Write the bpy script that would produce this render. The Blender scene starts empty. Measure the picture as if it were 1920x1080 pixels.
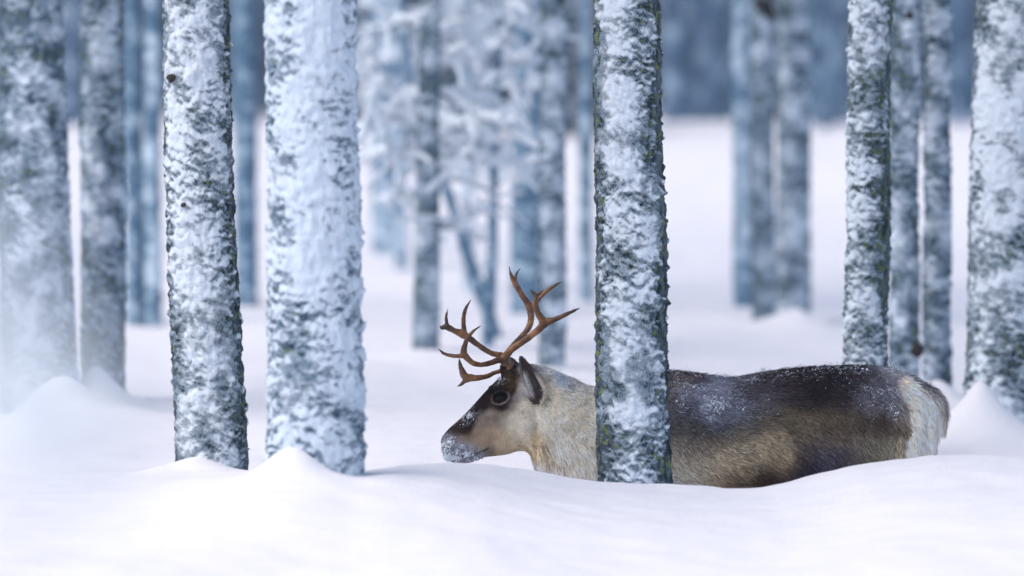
import bpy, bmesh, math, random
import numpy as np
from mathutils import Vector
from mathutils.bvhtree import BVHTree
random.seed(5)
RNG = np.random.default_rng(5)
S = bpy.context.scene
COL = S.collection

# ------------------------------------------------------------------ camera
CAMZ, FPX, HOR = 1.4, 7000.0, 215.0           # eye height, focal length in photo pixels, horizon row
cam = bpy.data.cameras.new('camera')
camo = bpy.data.objects.new('camera', cam); COL.objects.link(camo)
camo.location = (0, 0, CAMZ); camo.rotation_euler = (math.pi/2, 0, 0)
cam.sensor_width = 36.0
cam.lens = 36.0*FPX/1920.0
cam.shift_y = -(540.0-HOR)/1920.0
cam.clip_start = 0.1; cam.clip_end = 1000
cam.dof.use_dof = True
cam.dof.focus_distance = 13.75
cam.dof.aperture_fstop = cam.lens/102.0
S.camera = camo

# ------------------------------------------------------------------ light
SUN_EL, SUN_AZ = math.radians(55), math.radians(238)   # azimuth from +Y clockwise
world = bpy.data.worlds.new('World'); S.world = world; world.use_nodes = True
wn = world.node_tree.nodes; wl = world.node_tree.links
sky = wn.new('ShaderNodeTexSky'); sky.sky_type = 'NISHITA'; sky.sun_disc = False
sky.sun_elevation = SUN_EL; sky.sun_rotation = SUN_AZ
sky.air_density = 1.0; sky.dust_density = 1.2; sky.ozone_density = 0.6
wl.new(sky.outputs[0], wn['Background'].inputs['Color'])
wn['Background'].inputs['Strength'].default_value = 0.14
sd = bpy.data.lights.new('sun', 'SUN'); sd.energy = 2.0; sd.angle = math.radians(60); sd.color = (1.0, 0.89, 0.80)
so = bpy.data.objects.new('sun', sd); COL.objects.link(so)
dv = Vector((math.sin(SUN_AZ)*math.cos(SUN_EL), math.cos(SUN_AZ)*math.cos(SUN_EL), math.sin(SUN_EL)))
so.rotation_euler = dv.to_track_quat('Z', 'Y').to_euler()
so.location = (0, -5, 20)
S.view_settings.view_transform = 'Standard'; S.view_settings.look = 'None'
S.view_settings.gamma = 1; S.view_settings.exposure = 0.41

# ------------------------------------------------------------------ helpers
def at(px, py, Y):
    return np.array([(px-960.0)*Y/FPX, Y, CAMZ-(py-HOR)*Y/FPX])
def sstep(a, b, x):
    t = np.clip((x-a)/(b-a), 0, 1); return t*t*(3-2*t)
_G = None
def pnoise(P, seed=0):
    """gradient noise, P (n,3) -> about -1..1"""
    global _G
    if _G is None:
        g = np.random.default_rng(77).normal(size=(4096, 3)); _G = g/np.linalg.norm(g, axis=1)[:, None]
    P = np.asarray(P, float)
    I = np.floor(P).astype(np.int64); F = P-I
    U = F*F*F*(F*(F*6-15)+10)
    out = np.zeros(len(P))
    for dx in (0, 1):
        for dy in (0, 1):
            for dz in (0, 1):
                h = ((I[:, 0]+dx)*73856093) ^ ((I[:, 1]+dy)*19349663) ^ ((I[:, 2]+dz)*83492791) ^ (seed*2654435)
                h = (h ^ (h >> 13)) & 4095
                d = F-np.array([dx, dy, dz])
                w = (U[:, 0] if dx else 1-U[:, 0])*(U[:, 1] if dy else 1-U[:, 1])*(U[:, 2] if dz else 1-U[:, 2])
                out += w*np.einsum('ij,ij->i', _G[h], d)
    return out*1.7
def fbm(P, octaves=4, seed=0, gain=0.5):
    P = np.asarray(P, float); o = np.zeros(len(P)); a = 1.0
    for k in range(octaves):
        o += a*pnoise(P*(2.03**k)+k*17.3, seed+k); a *= gain
    return o
def mesh_np(name, V, F, mats, parent=None, smooth=True, attrs=None, cols=None, fmat=None):
    me = bpy.data.meshes.new(name)
    V = np.asarray(V, float); F = np.asarray(F, np.int32)
    n = F.shape[1]
    me.vertices.add(len(V)); me.vertices.foreach_set('co', V.ravel())
    me.loops.add(F.size); me.loops.foreach_set('vertex_index', F.ravel())
    me.polygons.add(len(F)); me.polygons.foreach_set('loop_start', np.arange(0, F.size, n, dtype=np.int32))
    me.polygons.foreach_set('loop_total', np.full(len(F), n, np.int32))
    if smooth: me.polygons.foreach_set('use_smooth', np.ones(len(F), bool))
    for m in (mats if isinstance(mats, (list, tuple)) else [mats]): me.materials.append(m)
    if fmat is not None: me.polygons.foreach_set('material_index', np.asarray(fmat, np.int32))
    me.update(calc_edges=True)
    for k, v in (attrs or {}).items():
        a = me.attributes.new(k, 'FLOAT', 'POINT'); a.data.foreach_set('value', np.asarray(v, np.float32))
    for k, v in (cols or {}).items():
        a = me.attributes.new(k, 'FLOAT_COLOR', 'POINT')
        c = np.ones((len(V), 4), np.float32); c[:, :3] = v; a.data.foreach_set('color', c.ravel())
    o = bpy.data.objects.new(name, me); COL.objects.link(o)
    if parent is not None: o.parent = parent
    return o
def empty(name, loc, label, cat, group=None):
    o = bpy.data.objects.new(name, None); COL.objects.link(o)
    o.location = loc; o.empty_display_size = 0.2
    o['label'] = label; o['category'] = cat
    if group: o['group'] = group
    return o
def relparent(o, p):
    """mesh given in world coordinates, parent an unrotated empty"""
    o.parent = p; o.location = -p.location
class MB:
    def __init__(s): s.V = []; s.F = []; s.M = []; s.n = 0
    def add(s, V, F, m=0):
        V = np.asarray(V, float); F = np.asarray(F, np.int64)
        s.V.append(V); s.F.append(F+s.n); s.M.append(np.full(len(F), m)); s.n += len(V)
    def tube(s, pts, rad, seg=8, m=0, noise=0, nf=10, seed=0, flat=1.0, closed=True, sub=0):
        P = np.asarray(pts, float); R = np.asarray(rad, float)
        if sub:
            P, R = smooth_path(P, R, sub)
        n = len(P)
        T = np.gradient(P, axis=0); T /= np.linalg.norm(T, axis=1)[:, None]+1e-9
        ref = np.array([0, 1.0, 0.03])
        A = np.cross(T, ref); A /= np.linalg.norm(A, axis=1)[:, None]+1e-9
        B = np.cross(T, A)
        th = np.linspace(0, 2*math.pi, seg, endpoint=False)
        V = P[:, None, :]+R[:, None, None]*(np.cos(th)[None, :, None]*A[:, None, :]+flat*np.sin(th)[None, :, None]*B[:, None, :])
        if noise:
            Q = V.reshape(-1, 3); d = (Q-np.repeat(P, seg, axis=0))
            Q = Q+d*(noise*fbm(Q*nf+seed*9.1, 3, seed))[:, None]; V = Q.reshape(n, seg, 3)
        i = np.arange(n-1)[:, None]*seg; j = np.arange(seg)[None, :]; k = (j+1) % seg
        F = np.stack([i+j, i+k, i+seg+k, i+seg+j], -1).reshape(-1, 4)
        V = V.reshape(-1, 3)
        if closed:
            V = np.vstack([V, P[0], P[-1]]); a, b = n*seg, n*seg+1
            jj = np.arange(seg); kk = (jj+1) % seg
            F = np.vstack([F, np.stack([kk, jj, np.full(seg, a), np.full(seg, a)], -1),
                           np.stack([(n-1)*seg+jj, (n-1)*seg+kk, np.full(seg, b), np.full(seg, b)], -1)])
        s.add(V, F, m)
    def build(s, name, mats, parent=None, smooth=True, **kw):
        V = np.vstack(s.V); F = np.vstack(s.F); M = np.concatenate(s.M)
        me = bpy.data.meshes.new(name)
        faces = [tuple(dict.fromkeys(f)) for f in F.tolist()]
        me.from_pydata(V.tolist(), [], faces)
        if smooth: me.polygons.foreach_set('use_smooth', np.ones(len(faces), bool))
        for m in (mats if isinstance(mats, (list, tuple)) else [mats]): me.materials.append(m)
        me.polygons.foreach_set('material_index', M.astype(np.int32)); me.update()
        o = bpy.data.objects.new(name, me); COL.objects.link(o)
        if parent is not None: o.parent = parent
        return o
def smooth_path(P, R, sub):
    P = np.asarray(P, float); R = np.asarray(R, float); n = len(P)
    Q = np.vstack([2*P[0]-P[1], P, 2*P[-1]-P[-2]]); W = np.concatenate([[R[0]], R, [R[-1]]])
    oP, oR = [], []
    for i in range(n-1):
        for t in np.linspace(0, 1, sub, endpoint=False):
            c = [-.5*t+t*t-.5*t**3, 1-2.5*t*t+1.5*t**3, .5*t+2*t*t-1.5*t**3, -.5*t*t+.5*t**3]
            oP.append(sum(c[k]*Q[i+k] for k in range(4))); oR.append((1-t)*R[i]+t*R[i+1])
    oP.append(P[-1]); oR.append(R[-1])
    return np.array(oP), np.array(oR)

# ------------------------------------------------------------------ materials
def newmat(name):
    m = bpy.data.materials.new(name); m.use_nodes = True
    nt = m.node_tree; b = nt.nodes['Principled BSDF']; return m, nt, b
def noise_node(nt, scale, detail=4, vec=None, rough=0.55):
    n = nt.nodes.new('ShaderNodeTexNoise'); n.inputs['Scale'].default_value = scale
    n.inputs['Detail'].default_value = detail; n.inputs['Roughness'].default_value = rough
    if vec: nt.links.new(vec, n.inputs['Vector'])
    return n
def math_node(nt, op, a, b=None, c=None):
    n = nt.nodes.new('ShaderNodeMath'); n.operation = op
    for i, v in enumerate((a, b, c)):
        if v is None: continue
        if isinstance(v, (int, float)): n.inputs[i].default_value = v
        else: nt.links.new(v, n.inputs[i])
    return n.outputs[0]
def ramp(nt, fac, stops):
    r = nt.nodes.new('ShaderNodeValToRGB'); nt.links.new(fac, r.inputs[0])
    e = r.color_ramp.elements
    while len(e) < len(stops): e.new(0.5)
    for i, (p, c) in enumerate(stops):
        e[i].position = p; e[i].color = (*c, 1)
    return r
def mixrgb(nt, fac, a, b, blend='MIX'):
    n = nt.nodes.new('ShaderNodeMix'); n.data_type = 'RGBA'; n.blend_type = blend
    for i, v in ((0, fac), (6, a), (7, b)):
        if isinstance(v, (int, float)): n.inputs[i].default_value = v
        elif isinstance(v, tuple): n.inputs[i].default_value = (*v, 1)
        else: nt.links.new(v, n.inputs[i])
    return n.outputs[2]
def bump(nt, b, h, strength, dist):
    n = nt.nodes.new('ShaderNodeBump'); n.inputs['Strength'].default_value = strength
    n.inputs['Distance'].default_value = dist
    nt.links.new(h, n.inputs['Height']); nt.links.new(n.outputs[0], b.inputs['Normal'])
def coords(nt):
    g = nt.nodes.new('ShaderNodeNewGeometry'); return g.outputs['Position']

def snow_material(name, col=(0.90, 0.885, 0.91), fine=60, amt=0.5):
    m, nt, b = newmat(name); p = coords(nt)
    n = noise_node(nt, fine, 6, p, 0.7); n2 = noise_node(nt, 3.0, 4, p)
    c = ramp(nt, n2.outputs['Fac'], [(0.3, tuple(x*0.95 for x in col)), (0.7, col)])
    n3 = noise_node(nt, 240, 3, p, 0.8)
    g3 = ramp(nt, n3.outputs['Fac'], [(0.35, (0.93, 0.93, 0.94)), (0.60, (1, 1, 1))])
    nt.links.new(mixrgb(nt, 1.0, c.outputs[0], g3.outputs[0], 'MULTIPLY'), b.inputs['Base Color'])
    b.inputs['Roughness'].default_value = 0.75
    b.inputs['Specular IOR Level'].default_value = 0.2
    bump(nt, b, n.outputs['Fac'], amt, 0.01)
    return m
M_SNOW = snow_material('snow')
M_CLUMP = snow_material('clumped_snow', (0.80, 0.87, 0.94), 90, 0.6)

def bark_material(name, dark=(0.014, 0.022, 0.027), plate=(0.14, 0.185, 0.23), lichen=(0.17, 0.21, 0.07),
                  frost=(0.25, 0.33, 0.41), lich_amt=0.60, fine=1.0, snowc=(0.68, 0.75, 0.83)):
    m, nt, b = newmat(name); p = coords(nt)
    at_ = nt.nodes.new('ShaderNodeAttribute'); at_.attribute_name = 'cover'
    st = nt.nodes.new('ShaderNodeVectorMath'); st.operation = 'MULTIPLY'; st.inputs[1].default_value = (1, 1, 0.22)
    nt.links.new(p, st.inputs[0])
    nb = noise_node(nt, 55, 5, st.outputs[0], 0.65)
    nf = noise_node(nt, 170*fine, 5, p, 0.7)
    nl = noise_node(nt, 38, 3, p, 0.6)
    bark = ramp(nt, nb.outputs['Fac'], [(0.40, dark), (0.53, tuple(0.5*(x+y) for x, y in zip(dark, plate))), (0.66, plate)])
    lf = ramp(nt, nl.outputs['Fac'], [(lich_amt-0.03, (0, 0, 0)), (lich_amt+0.04, (1, 1, 1))])
    bk = mixrgb(nt, lf.outputs[0], bark.outputs[0], lichen)
    t = math_node(nt, 'MULTIPLY_ADD', nf.outputs['Fac'], 1.5, -0.75)
    t = math_node(nt, 'ADD', at_.outputs['Fac'], t)
    f1 = math_node(nt, 'SMOOTH_MIN', 1.0, 1.0, 0.0)
    f1 = nt.nodes.new('ShaderNodeMapRange'); f1.interpolation_type = 'SMOOTHSTEP'
    nt.links.new(t, f1.inputs[0]); f1.inputs[1].default_value = -0.10; f1.inputs[2].default_value = 0.08
    f2 = nt.nodes.new('ShaderNodeMapRange'); f2.interpolation_type = 'SMOOTHSTEP'
    nt.links.new(t, f2.inputs[0]); f2.inputs[1].default_value = 0.02; f2.inputs[2].default_value = 0.55
    c = mixrgb(nt, f1.outputs[0], bk, frost)
    c = mixrgb(nt, f2.outputs[0], c, snowc)
    nt.links.new(c, b.inputs['Base Color'])
    b.inputs['Roughness'].default_value = 0.85; b.inputs['Specular IOR Level'].default_value = 0.15
    h = math_node(nt, 'ADD', math_node(nt, 'MULTIPLY', nb.outputs['Fac'], 0.7), math_node(nt, 'MULTIPLY', f2.outputs[0], 0.5))
    h = math_node(nt, 'ADD', h, math_node(nt, 'MULTIPLY', nf.outputs['Fac'], 0.4))
    bump(nt, b, h, 0.9, 0.008)
    return m
M_BARK = bark_material('frosted_bark')
M_BARK_MIST = bark_material('misty_bark', dark=(0.026, 0.048, 0.066), plate=(0.15, 0.22, 0.30), frost=(0.27, 0.37, 0.48), snowc=(0.64, 0.73, 0.83))  # copy of the frosted bark, mist put into its paler, bluer colours
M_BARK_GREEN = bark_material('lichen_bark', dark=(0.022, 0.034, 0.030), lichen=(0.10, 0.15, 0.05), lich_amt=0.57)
M_BARK_BLUE = bark_material('hazy_hoar_bark', dark=(0.07, 0.14, 0.22), plate=(0.17, 0.29, 0.42), lichen=(0.10, 0.14, 0.16),  # frosted bark with the blue of distant haze painted in
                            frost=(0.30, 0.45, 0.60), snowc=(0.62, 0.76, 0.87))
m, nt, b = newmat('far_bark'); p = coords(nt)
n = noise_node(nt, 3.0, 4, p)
c = ramp(nt, n.outputs['Fac'], [(0.38, (0.05, 0.10, 0.17)), (0.55, (0.12, 0.20, 0.30)), (0.68, (0.36, 0.47, 0.58))])  # haze blue of the far trunks is mixed into their bark colour
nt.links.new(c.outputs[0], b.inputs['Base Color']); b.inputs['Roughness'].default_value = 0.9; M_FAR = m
m, nt, b = newmat('twig_bark'); p = coords(nt)
n = noise_node(nt, 30, 4, p)
c = ramp(nt, n.outputs['Fac'], [(0.4, (0.03, 0.045, 0.06)), (0.65, (0.14, 0.18, 0.24))])
nt.links.new(c.outputs[0], b.inputs['Base Color']); b.inputs['Roughness'].default_value = 0.9; M_TWIG = m
m, nt, b = newmat('needles'); p = coords(nt)
n = noise_node(nt, 4, 3, p)
c = ramp(nt, n.outputs['Fac'], [(0.35, (0.08, 0.14, 0.20)), (0.65, (0.28, 0.36, 0.45))])
nt.links.new(c.outputs[0], b.inputs['Base Color']); b.inputs['Roughness'].default_value = 0.8; M_NEEDLE = m
def dark_mat(name, col, rough=0.9):
    m, nt, b = newmat(name); n = noise_node(nt, 90, 4, coords(nt))
    c = ramp(nt, n.outputs['Fac'], [(0.35, tuple(x*0.5 for x in col)), (0.65, col)])
    nt.links.new(c.outputs[0], b.inputs['Base Color']); b.inputs['Roughness'].default_value = rough; return m
M_KNOT = dark_mat('dark_knot', (0.03, 0.022, 0.02))

# ------------------------------------------------------------------ snow ground
# crest of the drift in front of the reindeer, traced as (px, py) at 13 m
CREST = [(-600, 900), (0, 890), (320, 889), (480, 895), (560, 893), (690, 893), (760, 878), (830, 870), (920, 871), (1000, 885), (1060, 895), (1120, 903), (1260, 912),
         (1360, 917), (1430, 915), (1500, 901), (1600, 875), (1680, 862), (1740, 856), (1830, 855), (1920, 858), (2500, 870)]
CX = np.array([(p[0]-960)*13.0/FPX for p in CREST]); CZ = np.array([CAMZ-(p[1]-HOR)*13.0/FPX for p in CREST])
# (px, py, Y, radius x, radius y, power) of each mound's peak
MOUNDS = [(372, 856, 13.08, 0.11, 0.12, 1.7), (545, 837, 12.13, 0.105, 0.10, 1.9), (555, 893, 12.0, 0.48, 0.85, 2.2),
          (1838, 712, 15.75, 0.17, 0.22, 1.15), (1760, 712, 17.6, 0.16, 0.3, 1.4), (1690, 735, 17.6, 0.25, 0.3, 1.6),
          (110, 708, 17.0, 0.16, 0.3, 2.2), (180, 686, 18.0, 0.15, 0.3, 1.3), (190, 762, 16.6, 0.36, 0.6, 1.8),
          (1492, 576, 24.2, 0.17, 0.4, 1.2), (800, 655, 21.2, 0.25, 0.35, 1.5), (1035, 690, 20.3, 0.25, 0.35, 1.5),
          (1300, 232, 58, 1.2, 3, 1.5), (1300, 640, 23, 0.6, 0.9, 1.8)]
def ground_z(X, Y, mounds=True):
    X = np.asarray(X, float); Y = np.asarray(Y, float)
    P = np.stack([X.ravel(), Y.ravel(), np.zeros(X.size)], 1)
    cz = np.interp(X, CX, CZ)
    rise = sstep(9.6, 13.0, Y); fall = 1-sstep(13.0, 13.75, Y)
    z = cz*np.where(Y < 13.0, rise, fall)
    z += -0.07*sstep(13.05, 13.6, Y)*(1-sstep(14.4, 15.4, Y))          # trough the reindeer wades in
    z += 1.24*sstep(27, 62, Y) + 0.02*np.clip(Y-62, 0, 200)             # the ground climbs behind
    n1 = fbm(P*np.array([0.55, 0.35, 1]), 3, 3).reshape(X.shape)
    z += 0.045*n1*np.clip((np.abs(Y-13.0))/2.0, 0.0, 1)*(1-0.7*sstep(10, 12.5, Y)*(1-sstep(12.5, 15, Y)))
    n2 = fbm(P*np.array([2.2, 3.2, 1]), 3, 9).reshape(X.shape)
    z += 0.008*n2+0.004*fbm(P*np.array([7, 9, 1]), 2, 15).reshape(X.shape)
    if mounds:
        for (px, py, My, rx, ry, pw), amp in zip(MOUNDS, mound_heights()):
            mx = at(px, py, My)[0]
            z = z+amp*np.exp(-np.sqrt(((X-mx)/rx)**2+((Y-My)/ry)**2+0.012)**pw)
    return z
_MH = None
def mound_heights():
    global _MH
    if _MH is None:
        c = np.array([at(m_[0], m_[1], m_[2]) for m_ in MOUNDS])
        K = np.array([[math.exp(-math.sqrt(((c[a, 0]-c[b_, 0])/MOUNDS[b_][3])**2+((c[a, 1]-c[b_, 1])/MOUNDS[b_][4])**2+0.012)**MOUNDS[b_][5])
                       for b_ in range(len(c))] for a in range(len(c))])
        _MH = np.linalg.solve(K, c[:, 2]-ground_z(c[:, 0], c[:, 1], False))
    return _MH
def spaced(segs):
    out = [segs[0][0]]
    for a, b_, s in segs:
        n = max(1, int(round((b_-a)/s))); out += list(np.linspace(a, b_, n+1)[1:])
    return np.array(out)
gx = spaced([(-120, -30, 6), (-30, -8, 1.0), (-8, -3.2, 0.2), (-3.2, 3.2, 0.025), (3.2, 8, 0.2), (8, 30, 1.0), (30, 120, 6)])
gy = spaced([(-8, 7, 0.5), (7, 10.5, 0.12), (10.5, 14.6, 0.025), (14.6, 19, 0.04), (19, 28, 0.08), (28, 65, 0.4), (65, 180, 3)])
XX, YY = np.meshgrid(gx, gy)
ZZ = ground_z(XX, YY)
nx, ny = len(gx), len(gy)
ii = (np.arange(ny-1)[:, None]*nx+np.arange(nx-1)[None, :]).ravel()
g = mesh_np('snow_ground', np.stack([XX.ravel(), YY.ravel(), ZZ.ravel()], 1), np.stack([ii, ii+1, ii+nx+1, ii+nx], 1), M_SNOW)
g['kind'] = 'structure'
def gz(x, y): return float(ground_z(np.array([float(x)]), np.array([float(y)]))[0])

# ------------------------------------------------------------------ trees
def crown_mesh(name, seed, z0=4.6, z1=9.5, reach=1.3, r0=0.09):
    """limbs, needle sprays and snow of a tall pine's crown, base of tree at the origin"""
    rr = np.random.default_rng(seed); mb = MB()
    mb.tube([(0, 0, z0-0.6), (0.05, 0, (z0+z1)/2), (0, 0.04, z1)], [r0, r0*.6, 0.012], 8, 0)
    nl = 34
    TV, TF, TM = [], [], []
    for k in range(nl):
        f = (k+rr.random())/nl; z = z0+(z1-z0)*f; L = reach*(1-0.75*f)*rr.uniform(.7, 1.15)
        a = rr.uniform(0, 2*math.pi); dr = rr.uniform(-.25, .1)
        d = np.array([math.cos(a), math.sin(a), 0])
        pts = [np.array([0, 0, z]), np.array([0, 0, z])+d*L*.5+np.array([0, 0, dr*.3*L+.06]), np.array([0, 0, z])+d*L+np.array([0, 0, dr*L])]
        mb.tube(pts, [0.028*(1-f)+.01, 0.016, 0.005], 5, 0)
        for q in range(26):
            t = rr.uniform(.25, 1.05); c = pts[0]*(1-t)+pts[2]*t+rr.normal(size=3)*np.array([.13, .13, .07])*(0.5+L*.5)
            for s_ in range(7):
                v = rr.normal(size=(3, 3))*0.055+c
                TV.append(v); TM.append(1)
            v = rr.normal(size=(3, 3))*np.array([.08, .08, .015])+c+np.array([0, 0, .05])
            TV.append(v); TM.append(2)
    TV = np.vstack(TV); F = np.arange(len(TV)).reshape(-1, 3); F = np.hstack([F, F[:, 2:3]])
    mb.V.append(TV); mb.F.append(F+mb.n); mb.M.append(np.array(TM)); mb.n += len(TV)
    o = mb.build(name, [M_TWIG, M_NEEDLE, M_CLUMP]); me = o.data
    bpy.data.objects.remove(o); return me
CROWNS = [crown_mesh('crown', s) for s in (11, 12, 13)]

def make_trunk(p_top, p_bot, w_top, w_bot, Y, mat, seed, res=0.008, cov0=0.15, face=0.5, faceang=-90, n_amp=1.0, patch=(8, 8, 8),
               thick=0.007, ridge=0.004, spotty=0.6, low=0.0, zbase=None, fluff=0.011):
    """trunk through two photo points (centre px, py) with widths in px at distance Y; returns V,F,cover relative to base"""
    A = at(p_bot[0], p_bot[1], Y); B = at(p_top[0], p_top[1], Y)
    ra = w_bot*Y/FPX/2-.005; rb = w_top*Y/FPX/2-.005
    slope = (B-A)/(B[2]-A[2]); rs = (rb-ra)/(B[2]-A[2]); rs = min(rs, -0.002)
    z0 = gz(A[0], Y)-0.35 if zbase is None else zbase
    zt = B[2]+0.12; ztop = 5.2
    zs = np.concatenate([np.arange(z0, zt, res*1.1), np.arange(zt, ztop, 0.06)])
    rad = np.maximum(ra+rs*(zs-A[2]), 0.35*ra)
    cx = A[0]+slope[0]*(zs-A[2]); cx = np.where(zs > zt, cx[np.searchsorted(zs, zt)-1]+(slope[0]*.3)*(zs-zt), cx)
    cy = np.full(len(zs), Y)
    wob = pnoise(np.stack([np.full(len(zs), seed*3.3), zs*1.3, zs*0], 1), seed)*0.012
    cx = cx+wob
    seg = max(24, int(2*math.pi*max(ra, rb)/res))
    th = np.linspace(0, 2*math.pi, seg, endpoint=False)
    TH, ZI = np.meshgrid(th, np.arange(len(zs)))
    R = rad[ZI]; n = np.stack([np.cos(TH), np.sin(TH), np.zeros_like(TH)], -1)
    C = np.stack([cx[ZI], cy[ZI], zs[ZI]], -1)
    P = (C+n*R[..., None]).reshape(-1, 3); TH = TH.ravel(); n = n.reshape(-1, 3)
    Q = P+seed*7.7
    # bark plates: long vertical ridges
    rid = 1-np.abs(fbm(Q*np.array([38, 38, 7.0]), 3, seed))*1.6
    lump = fbm(Q*np.array([5, 5, 2.2]), 2, seed+5)
    # plastered snow
    D = Q.copy(); D[:, 2] += 0.22*(P[:, 0]-C.reshape(-1, 3)[:, 0])+0.012*pnoise(Q*20, seed+2)
    big = fbm(D*np.array(patch), 3, seed+20)
    med = fbm(D*np.array([34, 34, 44]), 4, seed+30, .6)
    lz = np.array([0, 0, .0055]); lf_ = np.array([27, 27, 36.0])*(1.15 if res < .0045 else 1)
    up = fbm((D+lz)*lf_, 4, seed+70, .6); dn = fbm((D-lz)*lf_, 4, seed+70, .6)
    ledge = np.clip((dn-up)*1.5, -1.1, 1.1)*np.clip(.68-.8*fbm(Q*np.array([4, 4, 3.2]), 2, seed+90), .15, 1.2)          # snow lodges on the upper side of every lump of bark
    ang = np.cos(TH-math.radians(faceang))
    var = pnoise(np.stack([Q[:, 2]*1.6, TH*0+seed, TH*0], 1), seed+40)
    cov = cov0+face*(ang-0.45)+0.62*big*n_amp+spotty*0.42*med+0.15*var+spotty*0.62*ledge
    cov = cov-.55*np.clip(.62-ang, 0, 1)*sstep(.1, .7, 1-rid)
    hgt = P[:, 2]
    cov = cov+low*(1-sstep(0.1, 1.0, hgt))
    tk = np.clip(cov, 0, 1)
    disp = ridge*rid*(1-0.7*np.clip(cov*2, 0, 1))+0.005*lump*(R.ravel()/0.13)+thick*np.sqrt(tk)+thick*0.35*med*sstep(0, .3, cov)+0.0045*(up+dn)
    rim = sstep(.42, .75, pnoise(Q*np.array([26, 26, 30]), seed+60)+.25*pnoise(Q*90, seed+61))*np.clip(np.abs(np.cos(TH)), 0, 1)**2*(P[:, 2] < 2.6)
    rim = rim*(np.cos(TH) > 0) if faceang > -120 else rim*(np.cos(TH) < 0)
    cov = cov+rim*1.2; disp = disp+rim*fluff
    P = P+n*disp[:, None]
    i = np.arange(len(zs)-1)[:, None]*seg; j = np.arange(seg)[None, :]; k = (j+1) % seg
    F = np.stack([i+j, i+k, i+seg+k, i+seg+j], -1).reshape(-1, 4)
    base = np.array([A[0]+slope[0]*(z0+0.35-A[2]), Y, z0+0.35])
    top = np.array([cx[-1], Y, zs[-1]])
    return P, F, cov, base, top, rad[-1]
def tree(label, group=None, name='pine_tree', crown=True, **kw):
    mat = kw['mat']
    P, F, cov, base, top, rt = make_trunk(**kw)
    t = empty(name, tuple(base), label, 'tree', group)
    o = mesh_np('trunk', P-base, F, mat, t, attrs={'cover': cov})
    if crown:
        c = bpy.data.objects.new('crown', CROWNS[kw['seed'] % 3]); COL.objects.link(c); c.parent = t
        c.location = (top[0]-base[0], 0, top[2]-base[2]-4.15); c.rotation_euler = (0, 0, kw['seed']*1.3)
        c.scale = (.72, .72, 1)
    return t
def knot(t, px, py, Y, rx, rz, mat=M_KNOT, yoff=0.0):
    """dark broken branch stub or bare knot set in the bark"""
    mb = MB(); p = at(px, py, Y)-np.array(t.location); p[1] += yoff
    mb.tube([p+np.array([0, .03, 0]), p+np.array([0, 0, 0]), p+np.array([0.003, -0.012, -.004]), p+np.array([0.004, -0.02, -.006])],
            [rx, rx, rx*.8, rx*.35], 14, 0, 0.5, 30, int(px), flat=rz/rx, sub=3)
    return mb.build('branch_stub', [mat], t)

T1 = tree('sharp snow-plastered trunk left of the widest pale trunk, dark branch hole near its top',
    p_top=(366, 0), p_bot=(396, 880), w_top=124, w_bot=137, Y=13.2, mat=M_BARK, seed=1, res=0.0042, cov0=0.13, face=0.8, faceang=-95, low=-0.20)
knot(T1, 328, 146, 13.2, 0.018, 0.012, yoff=-0.095)
knot(T1, 350, 382, 13.2, 0.010, 0.008, yoff=-0.12)
T2 = tree('widest pale trunk, almost wholly white, its foot in a mound between two sharp trunks',
    p_top=(579, 0), p_bot=(592, 880), w_top=163, w_bot=184, Y=12.3, mat=M_BARK_MIST, seed=2, res=0.0055, cov0=0.52, face=0.25, faceang=-80, spotty=0.7, low=-0.10)
T3 = tree('lichen-flecked trunk in sharp focus right in front of the reindeer, hiding its shoulder',
    p_top=(1173, 0), p_bot=(1192, 905), w_top=126, w_bot=142, Y=13.42, mat=M_BARK, seed=3, res=0.0040, cov0=-0.17, face=1.15, faceang=-97, low=-0.05, thick=0.008)
T4 = tree('slim sharp trunk behind the reindeer rump, white on its left, dark on its right',
    p_top=(1632, 0), p_bot=(1626, 690), w_top=80, w_bot=84, Y=15.2, mat=M_BARK_GREEN, seed=4, res=0.0048, cov0=0.10, face=0.55, faceang=-125)
T5 = tree('soft trunk touching the slim sharp trunk at the rump, dark round knot low down',
    p_top=(1698, 0), p_bot=(1696, 720), w_top=54, w_bot=58, Y=17.8, mat=M_BARK_MIST, seed=5, res=0.009, cov0=0.02, face=0.35)
knot(T5, 1716, 655, 17.8, 0.033, 0.03, yoff=-0.07)
knot(T5, 1704, 30, 17.8, 0.018, 0.02, yoff=-0.07)
T6 = tree('soft trunk between the knotted trunk and the big trunk at the right edge',
    p_top=(1757, 0), p_bot=(1758, 720), w_top=54, w_bot=54, Y=18.1, mat=M_BARK_MIST, seed=6, res=0.009, cov0=0.06, face=0.35)
T7 = tree('big trunk cut by the right edge, behind a steep cone of snow',
    p_top=(1918, 0), p_bot=(1893, 800), w_top=172, w_bot=178, Y=16.2, mat=M_BARK, seed=7, res=0.007, cov0=0.24, face=0.35, faceang=-115, low=-0.15)
T8 = tree('broad blurred trunk at the left edge of the photo, veiled by the snowy twig',
    p_top=(52, 0), p_bot=(74, 700), w_top=126, w_bot=140, Y=17.8, mat=M_BARK_MIST, seed=8, res=0.009, cov0=0.08, face=0.30, faceang=-70)
T9 = tree('blurred blue-grey trunk second from the left edge, its foot dark above a snow slope',
    p_top=(192, 0), p_bot=(192, 700), w_top=84, w_bot=86, Y=18.5, mat=M_BARK_MIST, seed=9, res=0.009, cov0=0.05, face=0.35, low=-0.3)
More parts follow.
